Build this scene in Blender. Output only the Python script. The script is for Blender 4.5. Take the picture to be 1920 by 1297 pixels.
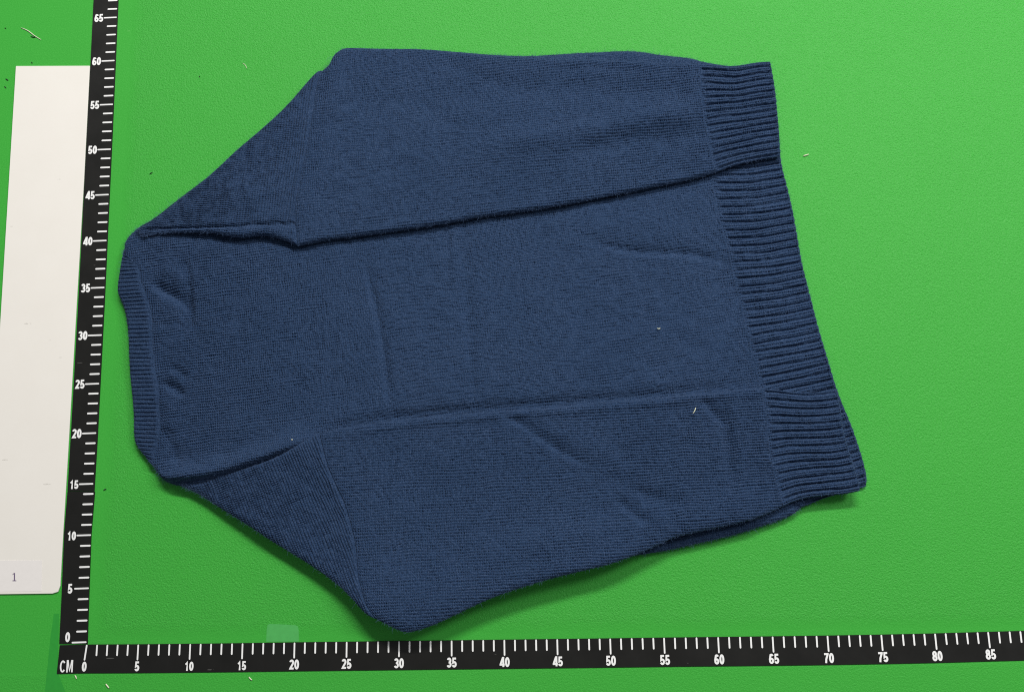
import bpy, math, random
import numpy as np
from mathutils import Vector

# ------------------------------------------------------------------ scene, camera, light, exposure
S = 0.01                                     # everything is laid out in centimetres, 1 cm = 0.01 m
scene = bpy.context.scene
for o in list(bpy.data.objects):
    bpy.data.objects.remove(o, do_unlink=True)
COL = scene.collection

CAM_POS = np.array([44.1776, 10.0172, 93.9433])
CAM_ROT = (0.1875, 0.0353, -0.0160)
FOCAL = 1800.0                               # in pixels of the 1920 px wide photograph
cam_data = bpy.data.cameras.new('camera')
cam = bpy.data.objects.new('camera', cam_data)
COL.objects.link(cam)
cam.location = CAM_POS * S
cam.rotation_euler = CAM_ROT
cam_data.sensor_width = 36.0
cam_data.lens = FOCAL / 1920 * 36.0
cam_data.clip_start = 0.01
cam_data.clip_end = 50
scene.camera = cam

world = bpy.data.worlds.new('World')
scene.world = world
world.use_nodes = True
world.node_tree.nodes['Background'].inputs[0].default_value = (0.93, 0.96, 1.0, 1)
world.node_tree.nodes['Background'].inputs[1].default_value = 0.19


def area_lamp(name, loc, target, sx, sy, watts, col):
    d = bpy.data.lights.new(name, 'AREA')
    d.shape = 'RECTANGLE'
    d.size = sx
    d.size_y = sy
    d.energy = watts
    d.color = col
    o = bpy.data.objects.new(name, d)
    COL.objects.link(o)
    o.location = loc
    dv = Vector(target) - Vector(loc)
    o.rotation_euler = dv.to_track_quat('-Z', 'Y').to_euler()
    return o


area_lamp('tube_lamp', (0.70, 2.35, 2.35), (0.50, 0.35, 0), 1.50, 0.14, 92, (1.0, 0.98, 0.94))
area_lamp('ceiling_panel_lamp', (1.95, 1.25, 1.75), (0.5, 0.3, 0), 0.5, 0.7, 27, (1.0, 0.99, 0.97))

scene.view_settings.view_transform = 'Standard'
scene.view_settings.look = 'None'
scene.view_settings.exposure = 0.0
scene.view_settings.gamma = 1.0
scene.view_settings.use_curve_mapping = False
scene.cycles.use_denoising = False
scene.cycles.filter_width = 1.1

# ------------------------------------------------------------------ helpers
rng = np.random.default_rng(7)
random.seed(7)


def rotm(r):
    a, b, c = r
    Rx = np.array([[1, 0, 0], [0, math.cos(a), -math.sin(a)], [0, math.sin(a), math.cos(a)]])
    Ry = np.array([[math.cos(b), 0, math.sin(b)], [0, 1, 0], [-math.sin(b), 0, math.cos(b)]])
    Rz = np.array([[math.cos(c), -math.sin(c), 0], [math.sin(c), math.cos(c), 0], [0, 0, 1]])
    return Rz @ Ry @ Rx


RM = rotm(CAM_ROT)


def G(pts, z=0.0):
    """photo measurement (pixels) -> position on the plane z (cm)"""
    p = np.atleast_2d(np.array(pts, float))
    d = np.stack([(p[:, 0] - 960) / FOCAL, -(p[:, 1] - 648.5) / FOCAL, -np.ones(len(p))], 1) @ RM.T
    z = np.broadcast_to(np.asarray(z, float), (len(p),))
    t = (z - CAM_POS[2]) / d[:, 2]
    return (CAM_POS[None, :] + d * t[:, None])[:, :2]


def tag(o, label=None, cat=None, group=None, kind=None):
    if label: o['label'] = label
    if cat: o['category'] = cat
    if group: o['group'] = group
    if kind: o['kind'] = kind
    return o


def mesh_obj(name, verts, faces, mat, parent=None, smooth=False, uv=None):
    me = bpy.data.meshes.new(name)
    v = np.asarray(verts, float) * S
    if isinstance(faces, np.ndarray):
        nf, k = faces.shape
        me.vertices.add(len(v))
        me.vertices.foreach_set('co', v.ravel())
        me.loops.add(nf * k)
        me.loops.foreach_set('vertex_index', faces.ravel().astype(np.int32))
        me.polygons.add(nf)
        me.polygons.foreach_set('loop_start', (np.arange(nf) * k).astype(np.int32))
        me.update(calc_edges=True)
    else:
        me.from_pydata([tuple(x) for x in v], [], faces)
        me.update()
    if uv is not None:
        lay = me.uv_layers.new(name='UVMap')
        li = np.empty(len(me.loops), np.int32)
        me.loops.foreach_get('vertex_index', li)
        lay.data.foreach_set('uv', np.asarray(uv, np.float32)[li].ravel())
    if smooth:
        me.polygons.foreach_set('use_smooth', np.ones(len(me.polygons), bool))
    if mat: me.materials.append(mat)
    o = bpy.data.objects.new(name, me)
    COL.objects.link(o)
    o.parent = parent
    return o


def empty(name, loc_cm=(0, 0, 0)):
    o = bpy.data.objects.new(name, None)
    o.empty_display_size = 0.02
    COL.objects.link(o)
    o.location = np.array(loc_cm) * S
    return o


def prism(poly, z0, z1):
    """closed prism over a polygon (counter-clockwise list of xy)"""
    n = len(poly)
    v = [(x, y, z0) for x, y in poly] + [(x, y, z1) for x, y in poly]
    f = [tuple(range(n - 1, -1, -1)), tuple(range(n, 2 * n))]
    f += [(i, (i + 1) % n, n + (i + 1) % n, n + i) for i in range(n)]
    return v, f


def ccw(poly):
    a = np.asarray(poly, float)
    x, y = a[:, 0], a[:, 1]
    if (x * np.roll(y, -1) - y * np.roll(x, -1)).sum() < 0:
        a = a[::-1]
    return [tuple(p) for p in a]


def resample(poly, t):
    p = np.asarray(poly, float)
    # smooth the measured polyline a little (Chaikin) and walk along it
    for _ in range(2):
        q = np.empty((2 * (len(p) - 1), 2))
        q[0::2] = p[:-1] * .75 + p[1:] * .25
        q[1::2] = p[:-1] * .25 + p[1:] * .75
        p = np.vstack([p[:1], q, p[-1:]])
    s = np.r_[0, np.cumsum(np.hypot(*np.diff(p, axis=0).T))]
    t = np.asarray(t) * s[-1]
    return np.stack([np.interp(t, s, p[:, 0]), np.interp(t, s, p[:, 1])], 1)


def dist_poly(P, poly):
    """distance of points P (N,2) to a polyline"""
    best = np.full(len(P), 1e9)
    for a, b in zip(poly[:-1], poly[1:]):
        ab = b - a
        L = ab @ ab + 1e-12
        t = np.clip(((P - a) @ ab) / L, 0, 1)
        d = P - a - t[:, None] * ab
        best = np.minimum(best, (d * d).sum(1))
    return np.sqrt(best)


_w = [(rng.normal(0, 1, 2) * k, rng.uniform(0, 6.28), a) for k, a in
      [(0.25, .5)] * 6 + [(0.6, .3)] * 8 + [(1.3, .14)] * 10]


def undulate(P):
    z = np.zeros(len(P))
    for k, ph, a in _w:
        z += a * np.sin(P @ k + ph)
    return z / 2.2


def vnoise(X, Y, seed):
    """smooth value noise 0..1 on unit cells"""
    tab = np.random.default_rng(seed).random((256, 256))
    xi, yi = np.floor(X).astype(int), np.floor(Y).astype(int)
    fx, fy = X - xi, Y - yi
    fx, fy = fx * fx * (3 - 2 * fx), fy * fy * (3 - 2 * fy)
    a, b = tab[xi & 255, yi & 255], tab[(xi + 1) & 255, yi & 255]
    c, d = tab[xi & 255, (yi + 1) & 255], tab[(xi + 1) & 255, (yi + 1) & 255]
    return (a * (1 - fx) + b * fx) * (1 - fy) + (c * (1 - fx) + d * fx) * fy


WALE, COURSE = 0.265, 0.205


def stitches(UV):
    """relief of plain knit, cm (0 on top of the yarn, negative in the furrows); x runs along the wales"""
    X = UV[:, 0] + .16 * (vnoise(UV[:, 0] * 1.3, UV[:, 1] * 1.3, 1) - .5)
    Y = UV[:, 1] + .20 * (vnoise(UV[:, 0] * .5, UV[:, 1] * 1.1, 2) - .5)
    a = Y / WALE
    col = np.floor(a)
    s = np.abs(a - col - .5) * 2                          # 0 mid wale .. 1 furrow between wales
    ph = X / COURSE - s * .5 + .35 * (vnoise(col * .7, X * .4, 3) - .5)
    row = .5 + .5 * np.cos(2 * math.pi * ph)
    cell = vnoise(col * 7.13 + .5, np.floor(ph) * 3.77 + .5, 4)         # every loop a little different
    fur = np.exp(-((1 - s) / .26) ** 2) * (.6 + .7 * vnoise(UV[:, 0] * 1.6, UV[:, 1] * 3.2, 5))
    loop = (1 - row) ** 1.5 * (.25 + .9 * vnoise(X * 2.2, Y * 2.2, 6))
    h = -.145 * fur - .15 * loop - .07 * (1 - cell) - .03 * vnoise(UV[:, 0] * 9, UV[:, 1] * 9, 8)
    return h


def fold(P, px, w, depth, zref=1.0, skew=0.0, taper=True):
    """a crease (depth<0) or ridge (depth>0) of the cloth along a line; skew makes one flank softer"""
    line = resample(G(px, zref), np.linspace(0, 1, 24))
    best = np.full(len(P), 1e9)
    sgn = np.zeros(len(P))
    tt = np.zeros(len(P))
    n = len(line) - 1
    for i in range(n):
        a, b = line[i], line[i + 1]
        ab = b - a
        L = ab @ ab + 1e-12
        t = np.clip(((P - a) @ ab) / L, 0, 1)
        d = P - a - t[:, None] * ab
        dd = (d * d).sum(1)
        m = dd < best
        best[m] = dd[m]
        sgn[m] = np.sign(ab[0] * d[m, 1] - ab[1] * d[m, 0])
        tt[m] = (i + t[m]) / n
    d = np.sqrt(best)
    ww = w * np.where(sgn > 0, 1 + skew, 1 - skew)
    amp = depth * np.exp(-(d / ww) ** 2)
    if taper:
        amp *= np.clip(np.minimum(tt, 1 - tt) * 5, 0.0, 1) ** .7 * .9 + .1
    return amp


# ------------------------------------------------------------------ node helpers / materials
def new_mat(name):
    m = bpy.data.materials.new(name)
    m.use_nodes = True
    nt = m.node_tree
    b = nt.nodes['Principled BSDF']
    return m, nt, b


class NB:
    def __init__(self, nt):
        self.nt = nt

    def n(self, t, **kw):
        nd = self.nt.nodes.new(t)
        for k, v in kw.items():
            setattr(nd, k, v)
        return nd

    def val(self, x, nd, i):
        if isinstance(x, (int, float)):
            nd.inputs[i].default_value = x
        else:
            self.nt.links.new(x, nd.inputs[i])

    def m(self, op, a, b=0.0, c=None):
        nd = self.n('ShaderNodeMath', operation=op)
        self.val(a, nd, 0)
        self.val(b, nd, 1)
        if c is not None: self.val(c, nd, 2)
        return nd.outputs[0]

    def noise(self, vec, scale, detail=2, rough=.5, dist=0.0):
        nd = self.n('ShaderNodeTexNoise')
        if vec is not None: self.nt.links.new(vec, nd.inputs['Vector'])
        nd.inputs['Scale'].default_value = scale
        nd.inputs['Detail'].default_value = detail
        nd.inputs['Roughness'].default_value = rough
        nd.inputs['Distortion'].default_value = dist
        return nd.outputs['Fac']

    def ramp(self, f, stops):
        nd = self.n('ShaderNodeValToRGB')
        e = nd.color_ramp.elements
        while len(e) < len(stops): e.new(0.5)
        for el, (p, c) in zip(e, stops):
            el.position = p
            el.color = c if len(c) == 4 else (*c, 1)
        self.nt.links.new(f, nd.inputs[0])
        return nd.outputs[0]

    def mix(self, f, a, b):
        nd = self.n('ShaderNodeMix', data_type='RGBA')
        self.val(f, nd, 0)
        for x, i in ((a, 6), (b, 7)):
            if isinstance(x, tuple):
                nd.inputs[i].default_value = (*x, 1) if len(x) == 3 else x
            else:
                self.nt.links.new(x, nd.inputs[i])
        return nd.outputs[2]

    def bump(self, h, strength, dist, normal=None):
        nd = self.n('ShaderNodeBump')
        self.val(strength, nd, 'Strength')
        nd.inputs['Distance'].default_value = dist
        self.nt.links.new(h, nd.inputs['Height'])
        if normal is not None: self.nt.links.new(normal, nd.inputs['Normal'])
        return nd.outputs[0]


def knit_material():
    m, nt, b = new_mat('navy_wool_knit')
    k = NB(nt)
    uvn = k.n('ShaderNodeUVMap')
    uvn.uv_map = 'UVMap'
    uv = uvn.outputs[0]                                   # in centimetres, x along the wales
    fuzz = k.noise(uv, 16.0, 3, .7)
    slub = k.noise(uv, 4.0, 3, .6)
    h = k.m('MULTIPLY_ADD', fuzz, .8, k.m('MULTIPLY', slub, .5))
    nt.links.new(k.bump(h, 1.0, 0.05 * S), b.inputs['Normal'])
    # heathered wool: lighter and darker fibres in the yarn
    fib = k.noise(uv, 9.0, 4, .75)
    big = k.noise(uv, .16, 3, .55)
    c1 = k.ramp(fib, [(0.30, (0.005, 0.021, 0.052)), (0.50, (0.022, 0.047, 0.108)), (0.70, (0.100, 0.142, 0.238))])
    c2 = k.mix(k.m('MULTIPLY', big, .5), c1, (0.014, 0.036, 0.086))
    nt.links.new(c2, b.inputs['Base Color'])
    b.inputs['Roughness'].default_value = .93
    b.inputs['Specular IOR Level'].default_value = .12
    b.inputs['Sheen Weight'].default_value = .10
    b.inputs['Sheen Roughness'].default_value = .45
    b.inputs['Sheen Tint'].default_value = (.55, .68, .95, 1)
    return m


def mat_material():
    m, nt, b = new_mat('green_pvc_mat')
    k = NB(nt)
    tc = k.n('ShaderNodeTexCoord').outputs['Object']
    mp = k.n('ShaderNodeVectorMath', operation='SCALE')
    nt.links.new(tc, mp.inputs[0])
    mp.inputs['Scale'].default_value = 100.0               # -> cm
    P = mp.outputs[0]
    sp = k.n('ShaderNodeSeparateXYZ')
    nt.links.new(P, sp.inputs[0])
    X, Y = sp.outputs[0], sp.outputs[1]
    # the grain is pressed flat in the band along the rulers and where the card lies
    wob = k.m('MULTIPLY', k.noise(P, .5, 2), 1.2)
    g1 = k.m('SMOOTH_MIN', k.m('SUBTRACT', X, k.m('ADD', wob, .2)), k.m('SUBTRACT', Y, k.m('MULTIPLY', wob, .7)), .6)
    out = k.m('SUBTRACT', -2.4, Y)                          # below the horizontal ruler the grain is back
    g = k.n('ShaderNodeMapRange')
    nt.links.new(g1, g.inputs[0])
    g.inputs[1].default_value = 0.0
    g.inputs[2].default_value = 1.1
    g.inputs[3].default_value = .22
    g.inputs[4].default_value = 1.0
    g2 = k.n('ShaderNodeMapRange')
    nt.links.new(out, g2.inputs[0])
    g2.inputs[1].default_value = 0.0
    g2.inputs[2].default_value = .6
    g2.inputs[3].default_value = 0.0
    g2.inputs[4].default_value = .55
    grain_amt = k.m('MAXIMUM', g.outputs[0], g2.outputs[0])
    vor = k.n('ShaderNodeTexVoronoi')
    vor.feature = 'SMOOTH_F1'
    wp = k.n('ShaderNodeTexNoise')
    nt.links.new(P, wp.inputs['Vector'])
    wp.inputs['Scale'].default_value = 3.0
    wa = k.n('ShaderNodeVectorMath', operation='MULTIPLY_ADD')
    nt.links.new(wp.outputs['Color'], wa.inputs[0])
    wa.inputs[1].default_value = (.25, .25, 0)
    nt.links.new(P, wa.inputs[2])
    nt.links.new(wa.outputs[0], vor.inputs['Vector'])
    vor.inputs['Scale'].default_value = 7.0
    peb = k.m('SUBTRACT', 1.0, vor.outputs['Distance'])
    fine = k.noise(P, 8.5, 3, .65)
    h = k.m('MULTIPLY', k.m('ADD', k.m('MULTIPLY', peb, .6), k.m('MULTIPLY', fine, 1.0)), grain_amt)
    h = k.m('ADD', h, k.m('MULTIPLY', k.noise(P, 11.0, 2, .6), .12))
    b1 = k.bump(h, 1.0, 0.062 * S)
    nt.links.new(b1, b.inputs['Normal'])
    big = k.noise(P, .07, 3, .55)
    sml = k.noise(P, 7.5, 3, .7)
    c = k.mix(k.m('MULTIPLY', big, .6), (0.041, 0.360, 0.040), (0.033, 0.315, 0.032))
    c = k.mix(k.m('MULTIPLY', k.m('POWER', sml, 3.0), 1.1), c, (0.110, 0.56, 0.095))  # sparkle of the grain painted in as paler green specks
    # scuffs: short pale scratches
    v2 = k.n('ShaderNodeTexVoronoi')
    v2.feature = 'F1'
    mpp = k.n('ShaderNodeMapping')
    nt.links.new(P, mpp.inputs[0])
    mpp.inputs['Rotation'].default_value = (0, 0, .9)
    mpp.inputs['Scale'].default_value = (.16, .9, 1)
    nt.links.new(mpp.outputs[0], v2.inputs['Vector'])
    v2.inputs['Scale'].default_value = .55
    scr = k.m('LESS_THAN', v2.outputs['Distance'], .018)
    c = k.mix(k.m('MULTIPLY', scr, .35), c, (0.30, 0.62, 0.25))
    nt.links.new(c, b.inputs['Base Color'])
    b.inputs['Roughness'].default_value = .42
    b.inputs['Specular IOR Level'].default_value = .20
    return m


def ruler_material():
    m, nt, b = new_mat('black_plastic')
    k = NB(nt)
    tc = k.n('ShaderNodeTexCoord').outputs['Object']
    mp = k.n('ShaderNodeVectorMath', operation='SCALE')
    nt.links.new(tc, mp.inputs[0])
    mp.inputs['Scale'].default_value = 100.0
    P = mp.outputs[0]
    nz = k.noise(P, .35, 4, .6)
    fine = k.noise(P, 9, 2, .6)
    mpp = k.n('ShaderNodeMapping')
    nt.links.new(P, mpp.inputs[0])
    mpp.inputs['Rotation'].default_value = (0, 0, -.55)
    mpp.inputs['Scale'].default_value = (.35, 3.2, 1)
    v2 = k.n('ShaderNodeTexVoronoi')
    nt.links.new(mpp.outputs[0], v2.inputs['Vector'])
    v2.inputs['Scale'].default_value = .55
    scr = k.m('MULTIPLY', k.m('LESS_THAN', v2.outputs['Distance'], .075), k.m('GREATER_THAN', nz, .53))
    c = k.mix(k.m('MULTIPLY', nz, .5), (0.006, 0.006, 0.005), (0.011, 0.010, 0.009))
    c = k.mix(k.m('MULTIPLY', scr, .55), c, (0.14, 0.14, 0.13))
    nt.links.new(c, b.inputs['Base Color'])
    r = k.m('MULTIPLY_ADD', nz, .20, .28)
    nt.links.new(r, b.inputs['Roughness'])
    nt.links.new(k.bump(fine, .25, .004 * S), b.inputs['Normal'])
    b.inputs['Specular IOR Level'].default_value = .45
    return m


def card_material():
    m, nt, b = new_mat('off_white_card')
    k = NB(nt)
    tc = k.n('ShaderNodeTexCoord').outputs['Object']
    mp = k.n('ShaderNodeVectorMath', operation='SCALE')
    nt.links.new(tc, mp.inputs[0])
    mp.inputs['Scale'].default_value = 100.0
    P = mp.outputs[0]
    nz = k.noise(P, .22, 4, .6)
    fine = k.noise(P, 4.5, 3, .6)
    c = k.mix(nz, (0.79, 0.755, 0.70), (0.84, 0.81, 0.76))
    c = k.mix(k.m('MULTIPLY', fine, .18), c, (0.74, 0.69, 0.61))
    mpp = k.n('ShaderNodeMapping')
    nt.links.new(P, mpp.inputs[0])
    mpp.inputs['Rotation'].default_value = (0, 0, .7)
    mpp.inputs['Scale'].default_value = (.3, 1.7, 1)
    v2 = k.n('ShaderNodeTexVoronoi')
    nt.links.new(mpp.outputs[0], v2.inputs['Vector'])
    v2.inputs['Scale'].default_value = .6
    scr = k.m('MULTIPLY', k.m('LESS_THAN', v2.outputs['Distance'], .07), k.m('GREATER_THAN', fine, .46))
    c = k.mix(k.m('MULTIPLY', scr, .45), c, (0.36, 0.34, 0.30))
    nt.links.new(c, b.inputs['Base Color'])
    b.inputs['Roughness'].default_value = .55
    b.inputs['Specular IOR Level'].default_value = .3
    nt.links.new(k.bump(fine, .3, .006 * S), b.inputs['Normal'])
    return m


def plain(name, col, rough=.6, spec=.3, vary=.12, scale=3.0):
    m, nt, b = new_mat(name)
    k = NB(nt)
    tc = k.n('ShaderNodeTexCoord').outputs['Object']
    mp = k.n('ShaderNodeVectorMath', operation='SCALE')
    nt.links.new(tc, mp.inputs[0])
    mp.inputs['Scale'].default_value = 100.0
    nz = k.noise(mp.outputs[0], scale, 3, .6)
    c = k.mix(nz, tuple(x * (1 - vary) for x in col), tuple(min(1, x * (1 + vary)) for x in col))
    nt.links.new(c, b.inputs['Base Color'])
    b.inputs['Roughness'].default_value = rough
    b.inputs['Specular IOR Level'].default_value = spec
    return m


def tape_material(name, col, alpha):
    m = plain(name, col, .42, .25, .12, 2.5)
    m.node_tree.nodes['Principled BSDF'].inputs['Alpha'].default_value = alpha
    return m


M_KNIT = knit_material()
M_MAT = mat_material()
M_RULER = ruler_material()
M_CARD = card_material()
M_PRINT = plain('white_print', (0.86, 0.86, 0.85), .5, .3, .04)
M_LABEL = plain('grey_white_paper', (0.80, 0.765, 0.74), .6, .3, .03)
M_INK = plain('purple_grey_ink', (0.16, 0.12, 0.20), .7, .2, .1)
M_TAPE = tape_material('bluish_clear_tape', (0.080, 0.405, 0.100), 1.0)
M_TAPE2 = tape_material('dark_green_tape', (0.030, 0.310, 0.040), 1.0)
M_LINT_W = plain('pale_fibre', (0.70, 0.72, 0.52), .8, .2, .1)
M_LINT_D = plain('dark_fibre', (0.015, 0.02, 0.018), .8, .2, .1)

# ------------------------------------------------------------------ the mat
v, f = prism([(-70, -60), (170, -60), (170, 140), (-70, 140)], -0.4, 0.0)
mat_o = mesh_obj('mat', v, f, M_MAT)
tag(mat_o, 'bright green grained table mat under everything', 'mat', kind='structure')

# ------------------------------------------------------------------ rulers
VT = [(65, 219, 33), (60, 215, 114), (55, 212, 196), (50, 208, 280), (45, 204, 365), (40, 200, 451), (35, 196, 539),
      (30, 191, 628), (25, 186, 719), (20, 180.5, 811.5), (15, 175, 906.5), (14, 175.5, 925.3), (10, 170.8, 1002.5), (5, 166.7, 1102), (0, 162.3, 1203)]
HT = [(0, 163, 1207.5), (5, 259.4, 1207), (10, 356.8, 1206), (15, 454.9, 1204.8), (20, 552.3, 1203.3), (45, 1044.8, 1197),
      (50, 1144, 1195.8), (55, 1245, 1194.3), (60, 1346.4, 1193.2), (65, 1448.5, 1192), (70, 1551.4, 1190.6), (75, 1652.3, 1188.8),
      (80, 1753, 1186.6), (85, 1852.5, 1183.6)]
RT = 0.09                                     # ruler thickness
vt_c = np.array([a[0] for a in VT][::-1], float)
vt_p = G([(a[1], a[2]) for a in VT], RT)[::-1]
ht_c = np.array([a[0] for a in HT], float)
ht_p = G([(a[1], a[2]) for a in HT], RT)


def along(c, cs, ps):
    """point at reading c, straight continuation beyond the last measured marks"""
    c = float(c)
    if c > cs[-1]:
        d = (ps[-1] - ps[-3]) / (cs[-1] - cs[-3])
        return ps[-1] + d * (c - cs[-1])
    return np.array([np.interp(c, cs, ps[:, 0]), np.interp(c, cs, ps[:, 1])])


font_cache = {}


def arc(cx, cy, rx, ry, a0, a1, n=14):
    t = np.radians(np.linspace(a0, a1, n))
    return [(cx + rx * math.cos(x), cy + ry * math.sin(x)) for x in t]


# bold narrow sign-writer's figures as strokes in a box 0.5 wide, 1 high (stroke centre lines)
GLYPH = {
    '0': [(arc(.25, .5, .155, .405, 90, 450, 28)[:-1], True)],
    '1': [([(.10, .70), (.23, .80), (.29, .92), (.29, .0)], False)],
    '2': [(arc(.25, .70, .155, .205, 165, -35, 14) + [(.12, .12), (.11, .095), (.47, .095)], False)],
    '3': [(arc(.24, .705, .145, .20, 160, -70, 12) + [(.20, .51)], False), ([(.20, .53)] + arc(.24, .305, .165, .215, 75, -160, 14), False)],
    '4': [([(.36, .0), (.36, .93), (.31, .93), (.06, .28), (.06, .24), (.50, .24)], False)],
    '5': [([(.44, .905), (.15, .905), (.11, .47)] + arc(.245, .32, .16, .225, 118, -160, 16), False)],
    '6': [(arc(.26, .70, .15, .205, 25, 120, 8) + [(.095, .45)] + arc(.255, .30, .155, .205, 180, 540, 22)[1:], False)],
    '7': [([(.05, .905), (.42, .905), (.42, .88), (.24, .40), (.20, .0)], False)],
    '8': [(arc(.25, .71, .135, .195, -90, 270, 20)[:-1], True), (arc(.25, .295, .16, .205, 90, 450, 22)[:-1], True)],
    '9': [(arc(.24, .30, .15, .205, -155, -60, 8) + [(.405, .55)] + arc(.245, .70, .155, .205, 0, 360, 22)[1:], False)],
    'C': [(arc(.27, .5, .19, .43, 40, 320, 20), False)],
    'M': [([(.07, .0), (.07, .95), (.12, .95), (.29, .12), (.46, .95), (.51, .95), (.51, .0)], False)],
}


def ribbon(path, w, closed, z0, z1):
    p = np.array(path, float)
    n = len(p)
    nxt, prv = np.roll(p, -1, 0), np.roll(p, 1, 0)
    d1, d0 = nxt - p, p - prv
    if not closed:
        d1[-1], d0[0] = d0[-1], d1[0]
    d1 /= np.linalg.norm(d1, axis=1)[:, None] + 1e-9
    d0 /= np.linalg.norm(d0, axis=1)[:, None] + 1e-9
    t = d0 + d1
    t /= np.linalg.norm(t, axis=1)[:, None] + 1e-9
    nn = np.stack([-t[:, 1], t[:, 0]], 1)
    c = np.clip((nn * np.stack([-d1[:, 1], d1[:, 0]], 1)).sum(1), .55, 1)
    off = nn * (w / 2 / c)[:, None]
    a, b = p + off, p - off
    top = np.linspace(z1, z1 + .002, n)
    V = np.vstack([np.c_[a, top], np.c_[b, top], np.c_[a, np.full(n, z0)], np.c_[b, np.full(n, z0)]])
    F = []
    for i in range(n if closed else n - 1):
        j = (i + 1) % n
        F += [(n + i, n + j, j, i), (i, j, 2 * n + j, 2 * n + i), (n + j, n + i, 3 * n + i, 3 * n + j)]
    if not closed:
        F += [(0, 2 * n, 3 * n, n), (n - 1, 2 * n - 1, 4 * n - 1, 3 * n - 1)]
    return V, F


def text_mesh(s, stroke, xs):
    key = (s, stroke, xs)
    if key in font_cache: return font_cache[key]
    V, F, x = [], [], 0.0
    for ch in s:
        for q, (path, closed) in enumerate(GLYPH[ch]):
            v, f = ribbon([((a + x), b) for a, b in path], stroke, closed, -.004, .002 + .0015 * q)
            F += [tuple(i + len(V) for i in t) for t in f]
            V += [tuple(t) for t in v]
        x += .60 if ch in 'CM' else .54
    co = np.array(V)
    h = co[:, 1].max() - co[:, 1].min()
    co[:, 1] = (co[:, 1] - co[:, 1].min()) / h
    co[:, 0] = (co[:, 0] - (co[:, 0].max() + co[:, 0].min()) / 2) / h * xs
    me = bpy.data.meshes.new('numeral')
    me.from_pydata([tuple(t) for t in co], [], F)
    me.update()
    me.materials.append(M_PRINT)
    font_cache[key] = (me, co[:, 0].max() - co[:, 0].min())
    return font_cache[key]


def put_text(s, pos, height, parent, rot=0.0, z=RT, bold=.20, xs=1.0, name='numeral'):
    me, w = text_mesh(s, bold, xs)
    o = bpy.data.objects.new(name, me)
    COL.objects.link(o)
    o.parent = parent
    o.location = (pos[0] * S, pos[1] * S, (z + .006) * S)
    o.scale = (height * S, height * S, S)
    o.rotation_euler = (0, 0, rot)
    return o


def rounded_bar(a, b, w, z0, z1):
    a, b = np.array(a), np.array(b)
    d = b - a
    d = d / np.hypot(*d)
    n = np.array([-d[1], d[0]])
    pts = []
    r = w / 2
    for i in range(5):
        t = math.pi / 2 + math.pi * i / 4
        pts.append(a + (d * math.cos(t) + n * math.sin(t)) * r + d * r)
    for i in range(5):
        t = -math.pi / 2 + math.pi * i / 4
        pts.append(b + (d * math.cos(t) + n * math.sin(t)) * r - d * r)
    return prism(ccw(pts), z0, z1)


# horizontal ruler ------------------------------------------------------------------
hr = tag(empty('ruler'), 'black ruler strip with white marks running below the blue sweater', 'ruler')
cs = np.r_[-2.62, np.arange(0, 96, 2.5)]
top, bot = [], []
for c in cs:
    if c < 0:
        p = along(0, ht_c, ht_p) + np.array([c - .03, -0.03])
        n = np.array([-.035, -1.0])
    else:
        p = along(c, ht_c, ht_p)
        d = along(c + 1, ht_c, ht_p) - along(max(c - 1, 0), ht_c, ht_p)
        d /= np.hypot(*d)
        n = np.array([d[1], -d[0]])
    n = n / np.hypot(*n)
    top.append(p)
    bot.append(p + n * 2.62)
poly = ccw(top + bot[::-1])
vv, ff = prism(poly, 0.002, RT)
hs = mesh_obj('strip', vv, ff, M_RULER, hr)
bv = hs.modifiers.new('edge', 'BEVEL')
bv.width = .0002
bv.segments = 1
for c in range(0, 91):
    p = along(c, ht_c, ht_p)
    d = along(c + 1, ht_c, ht_p) - along(max(c - 1, 0), ht_c, ht_p)
    d /= np.hypot(*d)
    n = np.array([d[1], -d[0]])
    if c == 0: n = np.array([-.10, -1.0])
    L = 1.46 if c % 5 == 0 else 1.06
    wv, wf = rounded_bar(p + n * .02, p + n * L, .155 if c % 5 else .15, RT + .001, RT + .010)
    mesh_obj('tick_mark', wv, wf, M_PRINT, hr)
    if c % 5 == 0:
        q = p + n * 2.46 + d * (.12 if c == 0 else 0)
        put_text(str(c), q, .90, hr, math.atan2(d[1], d[0]))
c0 = along(0, ht_c, ht_p)
put_text('CM', c0 + np.array([-1.84, -2.52]), 1.12, hr, 0.01, bold=.13, xs=.98, name='letters')

# vertical ruler, two lengths butted together near the 14 cm mark ----------------------
vr = tag(empty('ruler'), 'black ruler strip with white marks standing along the white card', 'ruler')
VL = [(175.4, 0), (169.4, 124), (147, 560), (132.5, 820), (126.5, 921), (120, 1000), (115.6, 1112), (111, 1206)]
VR = [(222, 0), (211.5, 240), (196.5, 560), (183, 820), (176.8, 921), (171.3, 1000), (167.2, 1112), (164.2, 1206)]
VLp, VRp = G(VL, RT), G(VR, RT)
ext = 8.0


def lerp_y(P, y):
    o = np.argsort(P[:, 1])
    return np.array([np.interp(y, P[o, 1], P[o, 0]), y])


yj = VLp[4][1]
e = VLp[0] - VLp[1]
e = e / e[1]
up = ccw([VLp[4] + (0, .04), VLp[3], VLp[2], VLp[1], VLp[0], VLp[0] + e * ext, VRp[0] + e * ext, VRp[0], VRp[1], VRp[2], VRp[3], VRp[4] + (0, .04)])
lo = ccw([VLp[7], VLp[6], VLp[5], VLp[4], VRp[4] + (.06, 0), VRp[5], VRp[6], VRp[7]])
vv, ff = prism(up, .002, RT)
mesh_obj('strip', vv, ff, M_RULER, vr)
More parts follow.
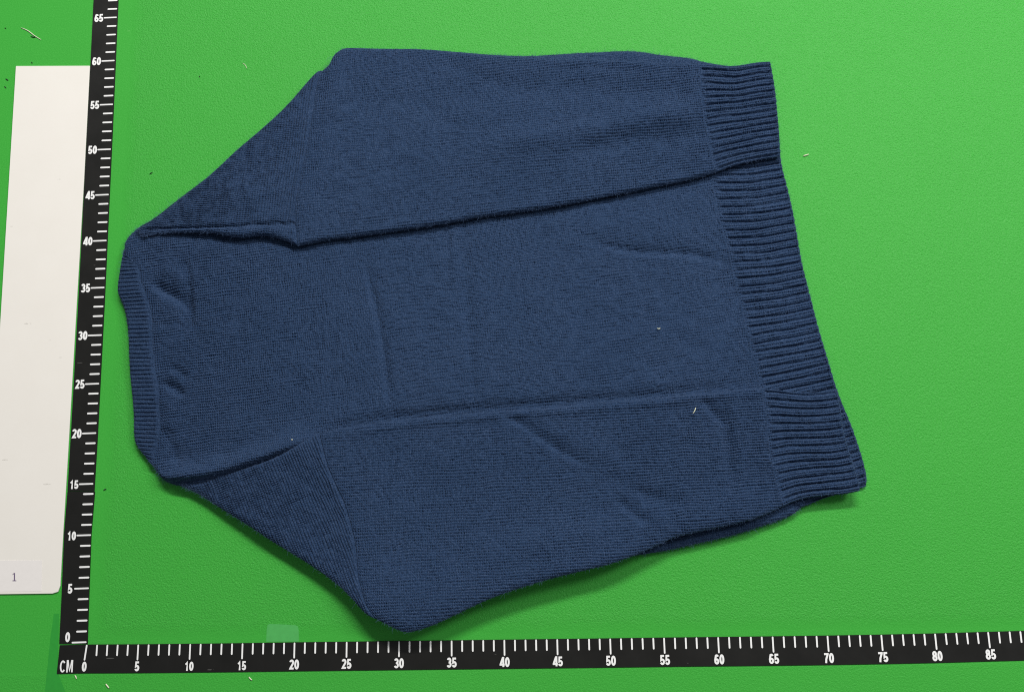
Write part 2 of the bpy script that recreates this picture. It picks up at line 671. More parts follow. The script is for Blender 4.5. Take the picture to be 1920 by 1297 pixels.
# the lower length tilts up a touch at the joint
vv, ff = prism(lo, .002, RT)
ymin, ymax = min(p[1] for p in lo), max(p[1] for p in lo)
mesh_obj('strip', vv, ff, M_RULER, vr)
for c in range(0, 72):
    p = along(c, vt_c, vt_p)
    d = along(c + 1, vt_c, vt_p) - along(max(c - 1, 0), vt_c, vt_p)
    d /= np.hypot(*d)
    n = np.array([-d[1], d[0]])
    n = np.array([-1, -.012]) if c > 8 else np.array([-1, -.02])
    L = 1.44 if c % 5 == 0 else 1.05
    wv, wf = rounded_bar(p + n * .0, p + n * L, .17 if c % 5 else .15, RT + .001, RT + .010)
    mesh_obj('tick_mark', wv, wf, M_PRINT, vr)
    if c % 5 == 0:
        s = str(c)
        me, w = text_mesh(s, .20, 1.0)
        q = p + n * (L + .05 + w * .90 / 2) + np.array([0, -.45])
        if c == 0: q = p + n * (L + .42) + np.array([0, .06])
        if c == 5: q = q + np.array([-.12, 0])
        put_text(s, q, .92, vr, 0.012)

# ------------------------------------------------------------------ white card with its paper label
cz = .16
cr = tag(empty('card'), 'off-white card board strip with a small printed number label', 'card')
cc = G([(29.5, 124), (168.2, 123.5), (157, 340), (144, 560), (126.5, 860), (118, 1000), (112.5, 1098), (108.5, 1109), (98, 1112.3), (0, 1113.5), (-31, 1113.5)], cz)
vv, ff = prism(ccw(cc), .003, cz)
cb = mesh_obj('board', vv, ff, M_CARD, cr)
bv = cb.modifiers.new('edge', 'BEVEL')
bv.width = .0004
bv.segments = 2
lp = G([(-18, 1050), (79, 1049.5), (78, 1108), (-18, 1109)], cz)
vv, ff = prism(ccw(lp), cz + .002, cz + .014)
lab = mesh_obj('label_sticker', vv, ff, M_LABEL, cr)
z1 = cz + .015


def rect(x0, y0, x1, y1):
    return G([(x0, y0), (x1, y0), (x1, y1), (x0, y1)], z1)


nv, nf = [], []
for q in (rect(26.0, 1073.5, 28.2, 1088.5), rect(23.5, 1087.2, 30.6, 1088.9), G([(23.4, 1076.4), (26.2, 1073.3), (26.3, 1075.2), (23.8, 1077.4)], z1)):
    pv, pf = prism(ccw(q), z1, z1 + .004 + .001 * len(nv) / 8)
    nf += [tuple(i + len(nv) for i in t) for t in pf]
    nv += pv
mesh_obj('numeral', nv, nf, M_INK, lab)

# ------------------------------------------------------------------ tape
tp = G([(499.2, 1202.5), (500.0, 1180), (501.5, 1171.5), (504.5, 1168.8), (530, 1169.8), (554, 1171.2), (558.8, 1173.5), (560, 1180), (560.3, 1202)], .01)
vv, ff = prism(ccw(tp), .003, .016)
tag(mesh_obj('tape', vv, ff, M_TAPE), 'small bluish clear tape piece stuck above the 20 mark', 'tape')
tp = G([(101, 1150), (110.6, 1150), (108, 1259), (123, 1297), (127, 1330), (74, 1330), (84, 1297), (95, 1192)], .01)
vv, ff = prism(ccw(tp), .003, .012)
tag(mesh_obj('tape', vv, ff, M_TAPE2), 'dark green tape strip peeping out by the ruler corner', 'tape')

# ------------------------------------------------------------------ the sweater
sw = tag(empty('sweater', (0, 0, 0)), 'navy blue wool sweater folded flat with both sleeves laid over it', 'sweater')


def rows(L, step, r0, r1):
    """positions 0..1 over a length L (cm) with extra rows inside a rolled rim r0 / r1"""
    n = max(int(L / step), 4)
    a = np.linspace(0, L, n + 1)
    k = np.array([0, .012, .05, .11, .19, .29, .41, .55, .7, .85, 1.0])
    if r0 > 0: a = np.r_[k * r0, a[a > r0 + step * .4]]
    if r1 > 0: a = np.r_[a[a < L - r1 - step * .4], L - (k * r1)[::-1]]
    return a / L


def panel(name, top, bottom, left, right, zm, T, rolls, parent, uvrot=0.0, step=.082, extra=None,
          ribs=None, zedge=None, label=None, width=None):
    """cloth panel (a flattened tube or double layer of knit) between four measured borders.
    top/bottom run left->right, left/right run top->bottom (pixels). rolls = (top,bottom,left,right) rim radii in cm."""
    ze = zedge or {}
    t_, b_, l_, r_ = (G(p, ze.get(k, .5)) for p, k in ((top, 't'), (bottom, 'b'), (left, 'l'), (right, 'r')))
    fine = np.linspace(0, 1, 160)
    ln = lambda p: np.hypot(*np.diff(p, axis=0).T).sum()
    Lu = width or max(ln(t_), ln(b_))
    Lv = max(ln(l_), ln(r_))
    u = rows(Lu, .32, rolls[2], rolls[3])
    v = rows(Lv, .32, rolls[0], rolls[1])
    c_t, c_b = resample(t_, u), resample(b_, u)
    c_l, c_r = resample(l_, v), resample(r_, v)
    U, V = np.meshgrid(u, v)
    p00, p10, p01, p11 = (c_t[0] + c_l[0]) / 2, (c_t[-1] + c_r[0]) / 2, (c_b[0] + c_l[-1]) / 2, (c_b[-1] + c_r[-1]) / 2
    U3, V3 = U[..., None], V[..., None]
    XY = ((1 - V3) * c_t[None] + V3 * c_b[None] + (1 - U3) * c_l[:, None] + U3 * c_r[:, None]
          - ((1 - U3) * (1 - V3) * p00 + U3 * (1 - V3) * p10 + (1 - U3) * V3 * p01 + U3 * V3 * p11))
    P = XY.reshape(-1, 2)
    prof = np.ones(len(P))
    crv = [resample(t_, fine), resample(b_, fine), resample(l_, fine), resample(r_, fine)]
    for c, r in zip(crv, rolls):
        if r > 0:
            d = dist_poly(P, c)
            q = np.clip(1 - d / r, 0, 1)
            prof *= np.sqrt(np.clip(1 - q * q, 0, 1))
    uu, vv_ = U.ravel(), V.ravel()
    prof[(rolls[0] > 0) & (vv_ == 0)] = 0
    prof[(rolls[1] > 0) & (vv_ == 1)] = 0
    prof[(rolls[2] > 0) & (uu == 0)] = 0
    prof[(rolls[3] > 0) & (uu == 1)] = 0
    zmv = zm(P) if callable(zm) else np.full(len(P), zm)
    Tv = T(P) if callable(T) else np.full(len(P), T)
    rel = undulate(P) * .105
    if extra is not None: rel = rel + extra(P, crv)
    rimw = np.clip(prof * 1.2 - .1, 0, 1)
    zt0 = zmv + Tv / 2 * prof + rel * rimw
    zbot = zmv - Tv / 2 * prof
    zt0 = np.maximum(zt0, zbot + .02 * prof)
    nu0, nv0 = len(u), len(v)
    # ---- fine grid carrying the stitches and ribs
    su, sv = (step, step) if not ribs else (.085, ribs['pitch'] / (15 if ribs['pitch'] > .6 else 9))
    uf = rows(Lu, su, rolls[2], rolls[3])
    vf = rows(Lv, sv, rolls[0], rolls[1])

    def up(A):
        A = A.reshape(nv0, nu0)
        i = np.clip(np.searchsorted(u, uf, side='right') - 1, 0, nu0 - 2)
        w = (uf - u[i]) / (u[i + 1] - u[i])
        A = A[:, i] * (1 - w) + A[:, i + 1] * w
        i = np.clip(np.searchsorted(v, vf, side='right') - 1, 0, nv0 - 2)
        w = ((vf - v[i]) / (v[i + 1] - v[i]))[:, None]
        return (A[i] * (1 - w) + A[i + 1] * w).ravel()

    PF = np.stack([up(P[:, 0]), up(P[:, 1])], 1)
    zt, rw = up(zt0), up(rimw)
    UF, VF = np.meshgrid(uf, vf)
    UF, VF = UF.ravel(), VF.ravel()
    ca, sa = math.cos(uvrot), math.sin(uvrot)
    UV = np.stack([PF[:, 0] * ca + PF[:, 1] * sa, -PF[:, 0] * sa + PF[:, 1] * ca], 1)
    edge_fade = np.clip(np.minimum.reduce([VF * Lv, (1 - VF) * Lv, UF * Lu, (1 - UF) * Lu]) / .12, 0, 1)
    if ribs:
        pit = ribs['pitch']
        nr = max(round(Lv / pit), 1)
        ph = VF * nr + ribs.get('wob', 1) * .15 * (vnoise(UF * Lu * .35, VF * nr * .6, 11) - .5) + ribs.get('phase', .25)
        fr = ph - np.floor(ph)
        dg = np.minimum(fr, 1 - fr) * pit                      # distance to the groove in cm
        var = .75 + .5 * vnoise(np.floor(ph + .5) * 5.3, UF * 2.5, 12)
        gw = ribs['groove']
        g = 1 - np.exp(-(dg / gw) ** 2)
        crown = -.30 * ribs['depth'] * (np.abs(fr - .5) * 2) ** 3
        din = (UF if ribs['from'] == 2 else 1 - UF) * Lu
        jag = .25 + .3 * vnoise(np.floor(ph + .5) * 3.1, UF * 0, 13)
        ribh = ((g - 1) * ribs['depth'] * var + crown) * np.clip((din - jag * .5) / .35, 0, 1)
        dend = (1 - UF if ribs['from'] == 2 else UF) * Lu
        ribh = ribh * (1 - .7 * np.exp(-(dend / .20) ** 2)) + .06 * np.exp(-((dend - .22) / .14) ** 2)
        if ribs.get('scallop'):
            k = np.clip((UF if ribs['from'] == 2 else 1 - UF) * 4 - 3, 0, 1)
            sgn = 1 if ribs['from'] == 2 else -1
            PF = PF + np.stack([sgn * k * (g - .8) * ribs['scallop'], 0 * k], 1)
        # within a rib: a few wales side by side
        UVr = np.stack([UF * Lu, (fr - .5) * pit * (.795 / max(pit, .5))], 1)
        UVr[:, 1] += np.floor(ph) * WALE * 3
        st = stitches(UVr) * ribs.get('st', 1.0)
        UV = UVr
    else:
        ribh = 0
        st = stitches(UV)
    zf = zt + (ribh + st + .06) * rw * edge_fade
    nF = len(PF)
    nu, nvn = len(uf), len(vf)
    idx = np.arange(nF).reshape(nvn, nu)
    a, b2, c2, d2 = idx[:-1, :-1].ravel(), idx[:-1, 1:].ravel(), idx[1:, 1:].ravel(), idx[1:, :-1].ravel()
    ft = np.stack([a, d2, c2, b2], 1)
    # coarse underside plus a plain rim wall
    idb = np.arange(nu0 * nv0).reshape(nv0, nu0) + nF
    a, b2, c2, d2 = idb[:-1, :-1].ravel(), idb[:-1, 1:].ravel(), idb[1:, 1:].ravel(), idb[1:, :-1].ravel()
    fb = np.stack([a, b2, c2, d2], 1)
    nB = nu0 * nv0
    rim = np.r_[idx[0, :-1], idx[:-1, -1], idx[-1, :0:-1], idx[:0:-1, 0]]
    k = len(rim)
    zb_f = up(zbot)[rim]
    wall0 = nF + nB
    wi = wall0 + np.arange(k)
    fw = np.stack([rim, np.roll(rim, -1), np.roll(wi, -1), wi], 1)
    verts = np.vstack([np.c_[PF, zf], np.c_[P, zbot - 1e-4], np.c_[PF[rim], zb_f - 1e-4]])
    UVall = np.vstack([UV, np.zeros((nB, 2)), UV[rim]])
    o = mesh_obj(name, verts, np.vstack([ft, fb, fw]), M_KNIT, parent, True, UVall)
    SURF.append((np.c_[PF, zf], up(prof), crv))
    if label: o['label'] = label
    return o


SURF = []
BT = .85            # two layers of knit lying flat
BZ = BT / 2 + .02


def body_extra(P, crv):
    z = np.zeros(len(P))
    # rolled-up shoulder line at the lower folded shoulder
    z += fold(P, [(286, 888), (312, 893), (338, 894), (408, 884), (470, 864), (530, 842), (585, 818)], .78, 1.2, 1.4, skew=.45)
    # creases round the neck
    z += fold(P, [(283, 528), (305, 546), (335, 562), (352, 580)], .5, -.6, .9, skew=.35)
    z += fold(P, [(346, 480), (352, 520), (355, 560), (358, 620)], .6, -.40, .9, skew=-.4)
    z += fold(P, [(300, 500), (330, 510), (350, 535)], .8, .22, .9)
    z += fold(P, [(300, 716), (322, 727), (345, 742)], .45, -.5, .9, skew=.3)
    z += fold(P, [(318, 683), (335, 695), (352, 712)], .45, -.24, .9)
    z += fold(P, [(305, 800), (320, 830), (335, 865)], .6, -.22, .9)
    z += fold(P, [(300, 608), (340, 603)], .3, -.14, .9)
    z += fold(P, [(306, 740), (316, 780), (316, 810)], .7, .18, .9)
    # soft fold marks across the chest
    z += fold(P, [(684, 490), (694, 540), (708, 600), (716, 640), (728, 760)], .42, -.34, .9, skew=.4)
    z += fold(P, [(868, 420), (872, 540), (880, 660), (890, 760)], .55, -.22, .9, skew=.3)
    z += fold(P, [(838, 425), (842, 470), (838, 520)], .35, -.2, .9)
    z += fold(P, [(600, 806), (720, 783), (915, 765), (1092, 752), (1237, 739), (1303, 731), (1399, 721)], .6, -.38, .9)  # groove added along the lower sleeve edge to deepen the shade there
    z += fold(P, [(1115, 452), (1160, 466), (1215, 474), (1290, 474), (1365, 492)], .42, -.36, .9, skew=.3)
    z += fold(P, [(1080, 400), (1150, 420), (1300, 440)], 1.6, .15, .9)
    z += fold(P, [(1030, 560), (1120, 600), (1250, 700)], 2.2, -.10, .9)
    z += fold(P, [(450, 560), (600, 600), (800, 610)], 2.5, .10, .9)
    z += fold(P, [(420, 760), (560, 760), (760, 720)], 2.0, -.10, .9)
    # the body rises where the folded shoulders pull it up
    z += fold(P, [(262, 452), (330, 462), (420, 462)], .8, .10, .9)
    return z


body = panel('body',
    top=[(236, 478), (233.5, 461), (238, 448), (259, 427), (290, 411), (330, 380), (402, 330), (445, 290), (545, 204), (598, 143),
         (640, 104), (800, 100), (974, 108), (1060, 101.7), (1120, 99), (1171, 96.4), (1206, 98.3), (1236, 104.2), (1295, 109.6), (1318, 117)],
    bottom=[(289, 873), (299, 889), (314, 906), (357, 914), (378, 924), (420, 950), (520, 1012), (640, 1085), (720, 1120), (850, 1100), (1000, 1068),
            (1120, 1052), (1200, 1040), (1259, 1030), (1318, 1016), (1378, 1002.5), (1437, 983), (1485, 966), (1500, 952)],
    left=[(236, 478), (252, 492), (267, 510), (266, 528), (272, 542), (281, 565), (287, 588), (289, 611), (289, 657), (291.5, 670), (295, 702),
          (300.5, 728), (303, 762), (304, 783), (302, 816), (293, 843), (288, 860), (289, 873)],
    right=[(1318, 117), (1322, 200), (1326, 290), (1333, 338), (1340, 386), (1348, 420), (1362, 460), (1370, 505), (1387, 569), (1401, 634),
           (1411, 673), (1419, 710), (1445, 790), (1470, 870), (1500, 952)],
    zm=BZ, T=BT, rolls=(.55, .5, 0, 0), parent=sw, uvrot=math.radians(6.5), extra=body_extra)

def hem_T(P):
    d = dist_poly(P, resample(G([(1560, 735), (1590, 820), (1612, 905)], .6), np.linspace(0, 1, 20)))
    return BT - .42 * np.exp(-(d / 2.2) ** 2)


panel('hem_band',
    top=[(1318, 117), (1340, 121), (1378, 127), (1420, 121), (1440, 119)],
    bottom=[(1500, 952), (1520, 944), (1552, 931), (1590, 922), (1624.5, 911)],
    left=[(1318, 117), (1322, 200), (1326, 290), (1333, 338), (1340, 386), (1348, 420), (1362, 460), (1370, 505), (1387, 569), (1401, 634),
          (1411, 673), (1419, 710), (1445, 790), (1470, 870), (1500, 952)],
    right=[(1440, 119), (1444, 150), (1451, 200), (1458, 250), (1463, 297), (1466, 316), (1481, 372), (1493, 433), (1502, 490), (1517, 549), (1536, 623),
           (1555, 684), (1574, 742), (1599, 800), (1618, 858), (1627, 896), (1624.5, 911)],
    zm=lambda P: hem_T(P) / 2 + .02, T=lambda P: hem_T(P), rolls=(.3, .35, 0, .3), parent=body, uvrot=math.radians(5),
    ribs=dict(pitch=.845, depth=.235, groove=.085, **{'from': 2}, scallop=.10))

panel('neckband',
    top=[(233, 468), (235, 474), (236, 478)],
    bottom=[(278, 862), (284, 868), (289, 873)],
    left=[(233, 468), (230, 485), (227, 498), (224.5, 516), (221.5, 533), (221.5, 551), (228, 563), (236, 584), (241.5, 620), (242.8, 657), (243, 670), (245, 709),
          (248.6, 739), (252, 779), (251.5, 808), (253, 830), (267, 849), (278, 862)],
    right=[(236, 478), (252, 492), (267, 510), (266, 528), (272, 542), (281, 565), (287, 588), (289, 611), (289, 657), (291.5, 670), (295, 702),
           (300.5, 728), (303, 762), (304, 783), (302, 816), (293, 843), (288, 860), (289, 873)],
    zm=BZ + .06, T=BT + .12, rolls=(0, 0, .6, 0), parent=body, uvrot=math.radians(0), width=2.4,
    ribs=dict(pitch=.43, depth=.12, groove=.06, st=.6, **{'from': 3}, scallop=.05, wob=.6),
    extra=lambda P, c: -.13 * np.exp(-(dist_poly(P, c[3]) / .25) ** 2))

# --- folded shoulders -------------------------------------------------------------
SZ, ST = 1.32, .86
Xof = lambda px, py, z=1.2: G([(px, py)], z)[0]


def ramp(P, x0, x1, a, b):
    t = np.clip((P[:, 0] - x0) / (x1 - x0), 0, 1)
    t = t * t * (3 - 2 * t)
    return a + (b - a) * t


xa, xb = Xof(258, 430)[0], Xof(430, 430)[0]
UP_SEAM = [(603, 134), (599.5, 142), (591, 181.5), (587.6, 216), (580, 260), (575, 285), (564, 333), (555.5, 380), (553, 410), (556.5, 428), (559, 461)]
LO_SEAM = [(600, 811), (613, 866), (631, 909), (648.6, 944), (662, 990), (670, 1030), (673.5, 1079), (679, 1097), (686, 1121.5), (695, 1140), (711, 1159)]


def up_shoulder_extra(P, crv):
    z = fold(P, [(270, 425), (339, 423.5), (397, 423.5), (443, 422), (478, 418), (555, 418)], .17, -.34, 1.9, taper=False)
    z += fold(P, [(276, 434), (362, 429), (431, 434), (489, 430), (550, 436)], .5, .16, 1.9)
    ds = dist_poly(P, crv[3])
    z += .10 * np.exp(-((ds - .35) / .2) ** 2) - .22 * np.exp(-(ds / .15) ** 2)
    z += fold(P, [(440, 330), (520, 290), (585, 240)], 1.3, -.16, 1.9)
    z += fold(P, [(350, 395), (450, 370), (545, 350)], 1.2, .10, 1.9)
    return z


panel('shoulder',
    top=[(256, 431), (263, 425), (290, 410), (326.7, 380), (400, 326.7), (440, 287), (493, 243), (540, 200), (567, 167), (593, 138), (603, 134)],
    bottom=[(268, 443), (304, 436), (362, 435), (401, 436), (431, 443.6), (454.5, 446), (489, 440), (524, 447), (551.6, 458), (559, 461)],
    left=[(256, 431), (262, 437), (268, 443)], right=UP_SEAM,
    zm=lambda P: ramp(P, xa, xb, .95, SZ), T=lambda P: ramp(P, xa, xb, .55, ST), rolls=(.5, .42, .2, 0), parent=body,
    uvrot=math.radians(84), extra=up_shoulder_extra, zedge=dict(t=1.2, b=1.4, l=1.0, r=1.5))

# --- sleeves and cuffs ------------------------------------------------------------
xe, xf = Xof(1150, 300)[0], Xof(1440, 300)[0]
sl_T = lambda P: ramp(P, xe, xf, ST, .76)
sl_Z = lambda P: ramp(P, xe, xf, SZ, 1.29)


def lo_Z(P):
    d = dist_poly(P, resample(G([(720, 1150), (860, 1135), (1000, 1085), (1100, 1060)], 1.6), np.linspace(0, 1, 30)))
    e = dist_poly(P, resample(G([(1180, 1040), (1300, 995), (1395, 975)], 1.6), np.linspace(0, 1, 20)))
    return sl_Z(P) + .95 * np.exp(-(d / 4.0) ** 2) + .42 * np.exp(-(e / 2.2) ** 2)


xc, xd = Xof(345, 915)[0], Xof(520, 915)[0]


def lo_shoulder_extra(P, crv):
    ds = dist_poly(P, crv[3])
    z = .10 * np.exp(-((ds - .4) / .25) ** 2) - .22 * np.exp(-(ds / .15) ** 2)
    z += fold(P, [(480, 930), (540, 960), (640, 1040)], 1.2, -.12, 1.5)
    z += fold(P, [(560, 880), (600, 930), (640, 1000)], 1.2, -.16, 1.5)
    return z


panel('shoulder',
    top=[(338, 903), (368, 908), (408, 893), (454.5, 880), (500, 866), (535, 850), (570, 828), (600, 811)],
    bottom=[(348, 913), (376, 927), (414, 953), (460, 980), (517.4, 1018.5), (575, 1053), (620, 1084), (643, 1102), (667, 1125), (686, 1146), (700, 1155), (711, 1159)],
    left=[(338, 903), (342, 909), (348, 913)], right=LO_SEAM,
    zm=lambda P: ramp(P, xc, xd, .80, SZ) + lo_Z(P) - sl_Z(P), T=lambda P: ramp(P, xc, xd, .6, ST), rolls=(.35, .55, .2, 0), parent=body,
    uvrot=math.radians(-66), extra=lo_shoulder_extra, zedge=dict(t=1.0, b=1.2, l=.9, r=1.5))


def up_sleeve_extra(P, crv):
    ds = dist_poly(P, crv[2])
    z = -.16 * np.exp(-(ds / .16) ** 2)
    z += fold(P, [(900, 275), (1000, 262), (1150, 235), (1240, 217), (1345, 203)], 1.4, .50, 1.9)
    z += fold(P, [(840, 165), (960, 160), (1100, 165), (1300, 172)], 1.6, -.36, 1.9)
    z += fold(P, [(1080, 285), (1180, 262), (1330, 240)], 1.0, -.30, 1.9)
    z += fold(P, [(640, 190), (720, 200), (840, 190)], 1.6, -.14, 1.9)
    z += fold(P, [(620, 300), (760, 300), (950, 300)], 2.2, .12, 1.9)
    z += fold(P, [(830, 118), (900, 140), (940, 150)], .8, -.14, 1.9)
    z += fold(P, [(600, 215), (650, 240), (720, 255)], 1.0, -.10, 1.9)
    z += fold(P, [(1030, 128), (1120, 124), (1220, 128)], .5, -.12, 1.9)
    return z


UC_JOIN = [(1307, 121), (1311, 140), (1314, 189), (1319.5, 229.6), (1326, 263.5), (1331, 294), (1340, 324)]
up_sleeve = panel('sleeve',
    top=[(603, 134), (610, 130), (618.8, 121), (623, 108), (632.7, 97.5), (645, 91), (662, 90.4), (723, 92.5), (790, 92), (866, 99), (926, 104), (974, 106),
         (1040, 110), (1100, 112), (1157, 114), (1236, 117), (1307, 121)],
    bottom=[(559, 461), (575, 457), (628, 447), (696, 440), (763.5, 430), (831, 420), (899, 406), (967, 399), (1060, 384), (1145, 367), (1230, 350), (1297.5, 336.5), (1340, 324)],
    left=UP_SEAM, right=UC_JOIN,
    zm=sl_Z, T=sl_T, rolls=(.5, .42, 0, 0), parent=sw, uvrot=math.radians(4.5), extra=up_sleeve_extra,
    zedge=dict(t=1.4, b=1.4, l=1.5, r=1.45))

panel('cuff',
    top=[(1307, 121), (1330, 121), (1357, 124.5), (1378, 125), (1399, 121.5), (1420, 117.5), (1443.5, 116.5)],
    bottom=[(1340, 324), (1365, 314.4), (1399, 304), (1433, 299), (1462.7, 294)],
    left=UC_JOIN,
    right=[(1443.5, 116.5), (1447, 133), (1450.5, 155), (1454, 178), (1457, 213), (1460.5, 248), (1462.7, 294)],
    zm=sl_Z, T=sl_T, rolls=(.35, .38, 0, .25), parent=up_sleeve, uvrot=math.radians(6),
    ribs=dict(pitch=.77, depth=.235, groove=.085, **{'from': 2}, scallop=.07),
    extra=lambda P, c: fold(P, [(1375, 130), (1380, 170), (1385, 240)], .6, -.10, 1.7),
    zedge=dict(t=1.3, b=1.3, l=1.45, r=1.3))


def lo_sleeve_extra(P, crv):
    ds = dist_poly(P, crv[2])
    z = -.12 * np.exp(-(ds / .16) ** 2)
    z += fold(P, [(935, 772), (985, 800), (1039, 838), (1102, 873)], .45, -.30, 1.9, skew=.4)
    z += fold(P, [(1000, 780), (1080, 820), (1160, 870)], 1.4, .16, 1.9)
    z += fold(P, [(605, 822), (720, 799), (915, 781), (1092, 768), (1237, 755), (1303, 747), (1399, 738), (1430, 738)], .34, .17, 1.8)
    z += fold(P, [(1308, 742), (1330, 762), (1350, 786), (1356, 800)], .5, -.34, 1.9, skew=.3)
    z += fold(P, [(1362, 770), (1368, 840), (1374, 920)], .6, -.40, 1.9)
    z += fold(P, [(1155, 935), (1185, 960), (1215, 985)], .5, -.36, 1.9, skew=.3)
    z += fold(P, [(1120, 880), (1200, 925), (1290, 950)], 1.0, -.16, 1.9)
    z += fold(P, [(1180, 915), (1240, 935), (1290, 948)], .5, -.14, 1.9)
    z += fold(P, [(900, 1040), (1050, 1000), (1150, 985), (1300, 965), (1400, 935)], 1.4, .22, 1.9)
    z += fold(P, [(700, 860), (800, 900), (900, 920)], 2.4, -.12, 1.9)
    z += fold(P, [(1120, 790), (1200, 800), (1290, 830)], 1.6, .10, 1.9)
    return z


LC_END = resample(G([(1568.7, 731), (1581, 810), (1597.5, 866), (1611, 915)], 1.4), np.linspace(0, 1, 16))
LC_JOIN = [(1426, 728.5), (1432, 755), (1435.7, 781), (1437.6, 819), (1443, 858), (1451, 892), (1459, 925), (1468, 949)]
lo_sleeve = panel('sleeve',
    top=[(600, 811), (648.6, 801), (719.6, 790), (808, 781), (914.6, 772.4), (1000, 767), (1092, 759), (1160, 752), (1237, 746), (1302.6, 738), (1353, 736), (1399, 729), (1426, 728.5)],
    bottom=[(711, 1159), (727.6, 1168), (750, 1180), (764, 1183.5), (775, 1182.7), (808, 1173), (861, 1148), (914.6, 1122), (985.5, 1097), (1056.5, 1077), (1127, 1061),
            (1160, 1051), (1219, 1028), (1259, 1008.5), (1279, 1002.5), (1318, 994.6), (1358, 985), (1397.5, 977), (1437, 964), (1468, 949)],
    left=LO_SEAM, right=LC_JOIN,
    zm=lo_Z, T=sl_T, rolls=(.34, .6, 0, 0), parent=sw, uvrot=math.radians(2), extra=lo_sleeve_extra,
    zedge=dict(t=1.4, b=1.4, l=1.5, r=1.45))

panel('cuff',
    top=[(1426, 728.5), (1453, 730.6), (1488, 735), (1530, 736), (1568.7, 731)],
    bottom=[(1468, 949), (1488, 940), (1508, 933), (1556, 927.5), (1584, 926), (1610.5, 920)],
    left=LC_JOIN,
    right=[(1568.7, 731), (1574, 760), (1577.5, 790), (1581, 810), (1589, 840), (1597.5, 866), (1604.5, 890), (1611, 908), (1610.5, 920)],
    zm=lambda P: sl_Z(P) + .10 * np.exp(-(dist_poly(P, LC_END) / 1.6) ** 2), T=sl_T, rolls=(.35, .38, 0, .32), parent=lo_sleeve, uvrot=math.radians(4),
    ribs=dict(phase=.7, pitch=.82, depth=.235, groove=.085, **{'from': 2}, scallop=.07),
    zedge=dict(t=1.3, b=1.3, l=1.45, r=1.3))


# ------------------------------------------------------------------ lint and stray fibres
def fibre(px, z, rad, mat, label, lift=0.0):
    pts = resample(G(px, z), np.linspace(0, 1, 9))
    v, f = [], []
    for i, p in enumerate(pts):
        a, b = pts[max(i - 1, 0)], pts[min(i + 1, 8)]
        d = (b - a) / (np.hypot(*(b - a)) + 1e-9)
        n = np.array([-d[1], d[0]])
        r = rad * (.5 + .5 * math.sin(math.pi * (i + .6) / 9.2))
        h = z + rad * 1.02 + lift * math.sin(math.pi * i / 8)
        for k in range(5):
            t = 2 * math.pi * k / 5
            q = p + n * math.cos(t) * r
            v.append((q[0], q[1], h + math.sin(t) * r))
    for i in range(8):
        for k in range(5):
            f.append((i * 5 + k, i * 5 + (k + 1) % 5, i * 5 + 5 + (k + 1) % 5, i * 5 + 5 + k))
    f.append(tuple(range(4, -1, -1)))
    f.append(tuple(range(40, 45)))
    o = mesh_obj('lint', v, f, mat, None, True)
    return tag(o, label, 'lint')


fibre([(40, 53), (48, 56), (55.5, 60), (63, 66.7), (70, 71), (77.4, 75.5)], 0, .05, M_LINT_W, 'long pale curved fibre on the mat above the card')
fibre([(58, 69.2), (62, 70.4), (66.6, 70.8)], 0, .05, M_LINT_D, 'short black fibre crossing the long pale one')
fibre([(9.5, 53.2), (11.5, 54.2)], 0, .05, M_LINT_D, 'tiny dark speck level with the long pale fibre')
fibre([(59.5, 117), (61, 119.5)], 0, .05, M_LINT_D, 'tiny dark speck just above the top edge of the card')
fibre([(11, 148.5), (16, 151.5)], 0, .05, M_LINT_D, 'short dark fibre left of the card near its top corner')
fibre([(8.5, 162.5), (12, 166)], 0, .04, M_LINT_D, 'thin dark fibre left of the card, below the thicker one')
fibre([(281, 327), (283, 325.2), (286, 324)], 0, .05, M_LINT_D, 'short dark fibre between the ruler and the upper shoulder')
fibre([(194.5, 918.5), (197, 917), (199.5, 916.5)], 0, .05, M_LINT_D, 'short dark fibre beside the ruler at the 14 mark')
fibre([(373.5, 143.5), (375, 145)], 0, .045, M_LINT_D, 'tiny dark speck on the mat facing the 58 mark')
fibre([(455, 119), (460, 122), (463, 129)], 0, .03, M_LINT_W, 'thin pale curl on the mat facing the 59 mark')
fibre([(1506, 293), (1511, 291.6), (1516, 290)], 0, .07, M_LINT_W, 'pale lint flake on the mat beside the upper cuff')
fibre([(199, 1281), (202, 1285), (205, 1289)], 0, .07, M_LINT_W, 'slanting pale lint flake below the ruler corner numeral 0')
fibre([(467, 1268), (470, 1272), (473, 1274)], 0, .06, M_LINT_W, 'pale lint flake below the ruler between numerals 15 and 20')
fibre([(141, 1265), (143, 1268), (144, 1272)], 0, .06, M_LINT_W, 'pale lint flake on the mat below the letters CM')
fibre([(1299, 775), (1302, 771), (1304.5, 764)], 1.98, .045, M_LINT_W, 'pale straw-coloured hair on the lower sleeve', .05)
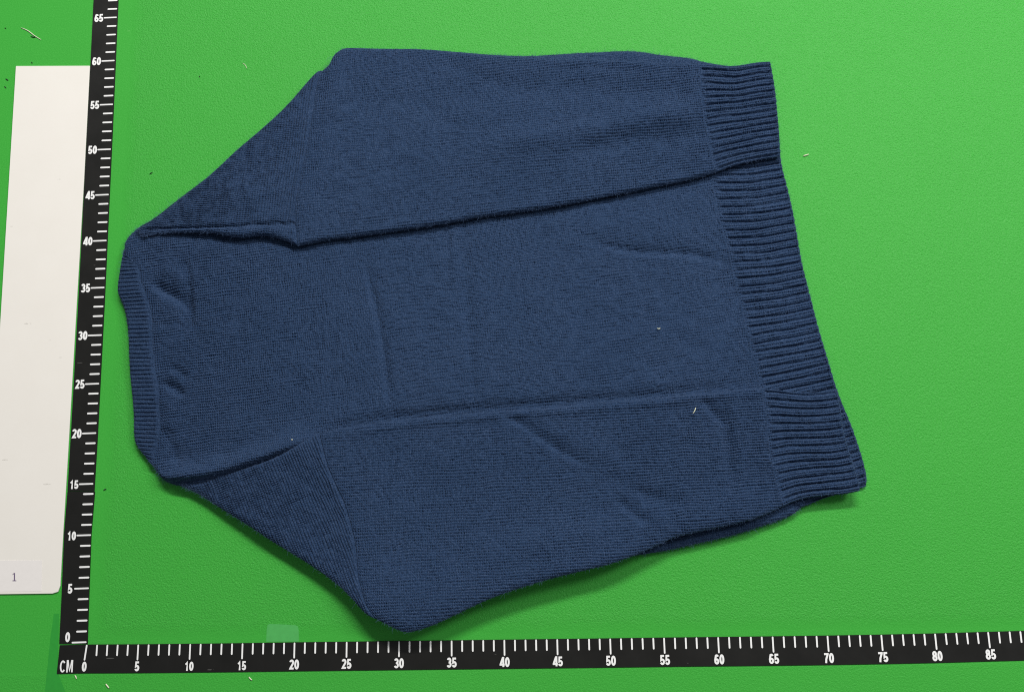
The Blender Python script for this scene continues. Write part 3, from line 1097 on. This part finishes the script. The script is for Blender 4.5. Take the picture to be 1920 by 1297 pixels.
fibre([(1232, 615.5), (1235, 617), (1238, 615.5)], .93, .05, M_LINT_W, 'tiny white arc of lint on the sweater body', .05)
fibre([(546.6, 823.5), (548, 824.3), (549.2, 824)], 2.0, .06, M_LINT_W, 'white lint dot on the lower shoulder fold', .02)


# ------------------------------------------------------------------ loose wool fibres standing off the cloth
def build_fuzz(n_top, n_rim):
    r = np.random.default_rng(21)
    base, out = [], []
    tot = sum(len(a[0]) for a in SURF)
    for pts, prof, crv in SURF:
        w = len(pts) / tot
        i = r.integers(0, len(pts), int(n_top * w))
        base.append(pts[i])
        out.append(np.c_[r.normal(0, 1, (len(i), 2)), np.full(len(i), .55)])
        rim = np.where((prof < .75) & (prof > .1))[0]
        if len(rim):
            i = r.choice(rim, int(n_rim * w * 1.0))
            c = pts.mean(0)[:2]
            d = pts[i][:, :2] - c
            d /= np.hypot(d[:, 0], d[:, 1])[:, None] + 1e-9
            base.append(pts[i])
            out.append(np.c_[d * .5 + r.normal(0, .8, (len(i), 2)), np.full(len(i), .35)])
    B = np.vstack(base)
    D = np.vstack(out)
    D /= np.linalg.norm(D, axis=1)[:, None]
    n = len(B)
    L = r.gamma(2.2, .075, n)[:, None]
    D2 = D + r.normal(0, .6, (n, 3))
    D2[:, 2] -= .35
    side = np.cross(D, r.normal(0, 1, (n, 3)))
    side /= np.linalg.norm(side, axis=1)[:, None] + 1e-9
    W = r.uniform(.004, .009, n)[:, None]
    p0, p1 = B - D * .02, B + D * L * .5
    p2 = p1 + D2 * L * .5
    V = np.stack([p0 - side * W, p0 + side * W, p1 - side * W, p1 + side * W, p2 - side * W * .4, p2 + side * W * .4], 1).reshape(-1, 3)
    o = np.arange(n)[:, None] * 6
    F = np.vstack([o + np.array([0, 1, 3, 2]), o + np.array([2, 3, 5, 4])])
    fz = mesh_obj('fuzz', V, F, M_FUZZ, sw, False)
    fz['kind'] = 'stuff'


M_FUZZ = plain('wool_fibre', (0.06, 0.10, 0.19), .9, .1, .4, 6.0)
build_fuzz(60000, 26000)
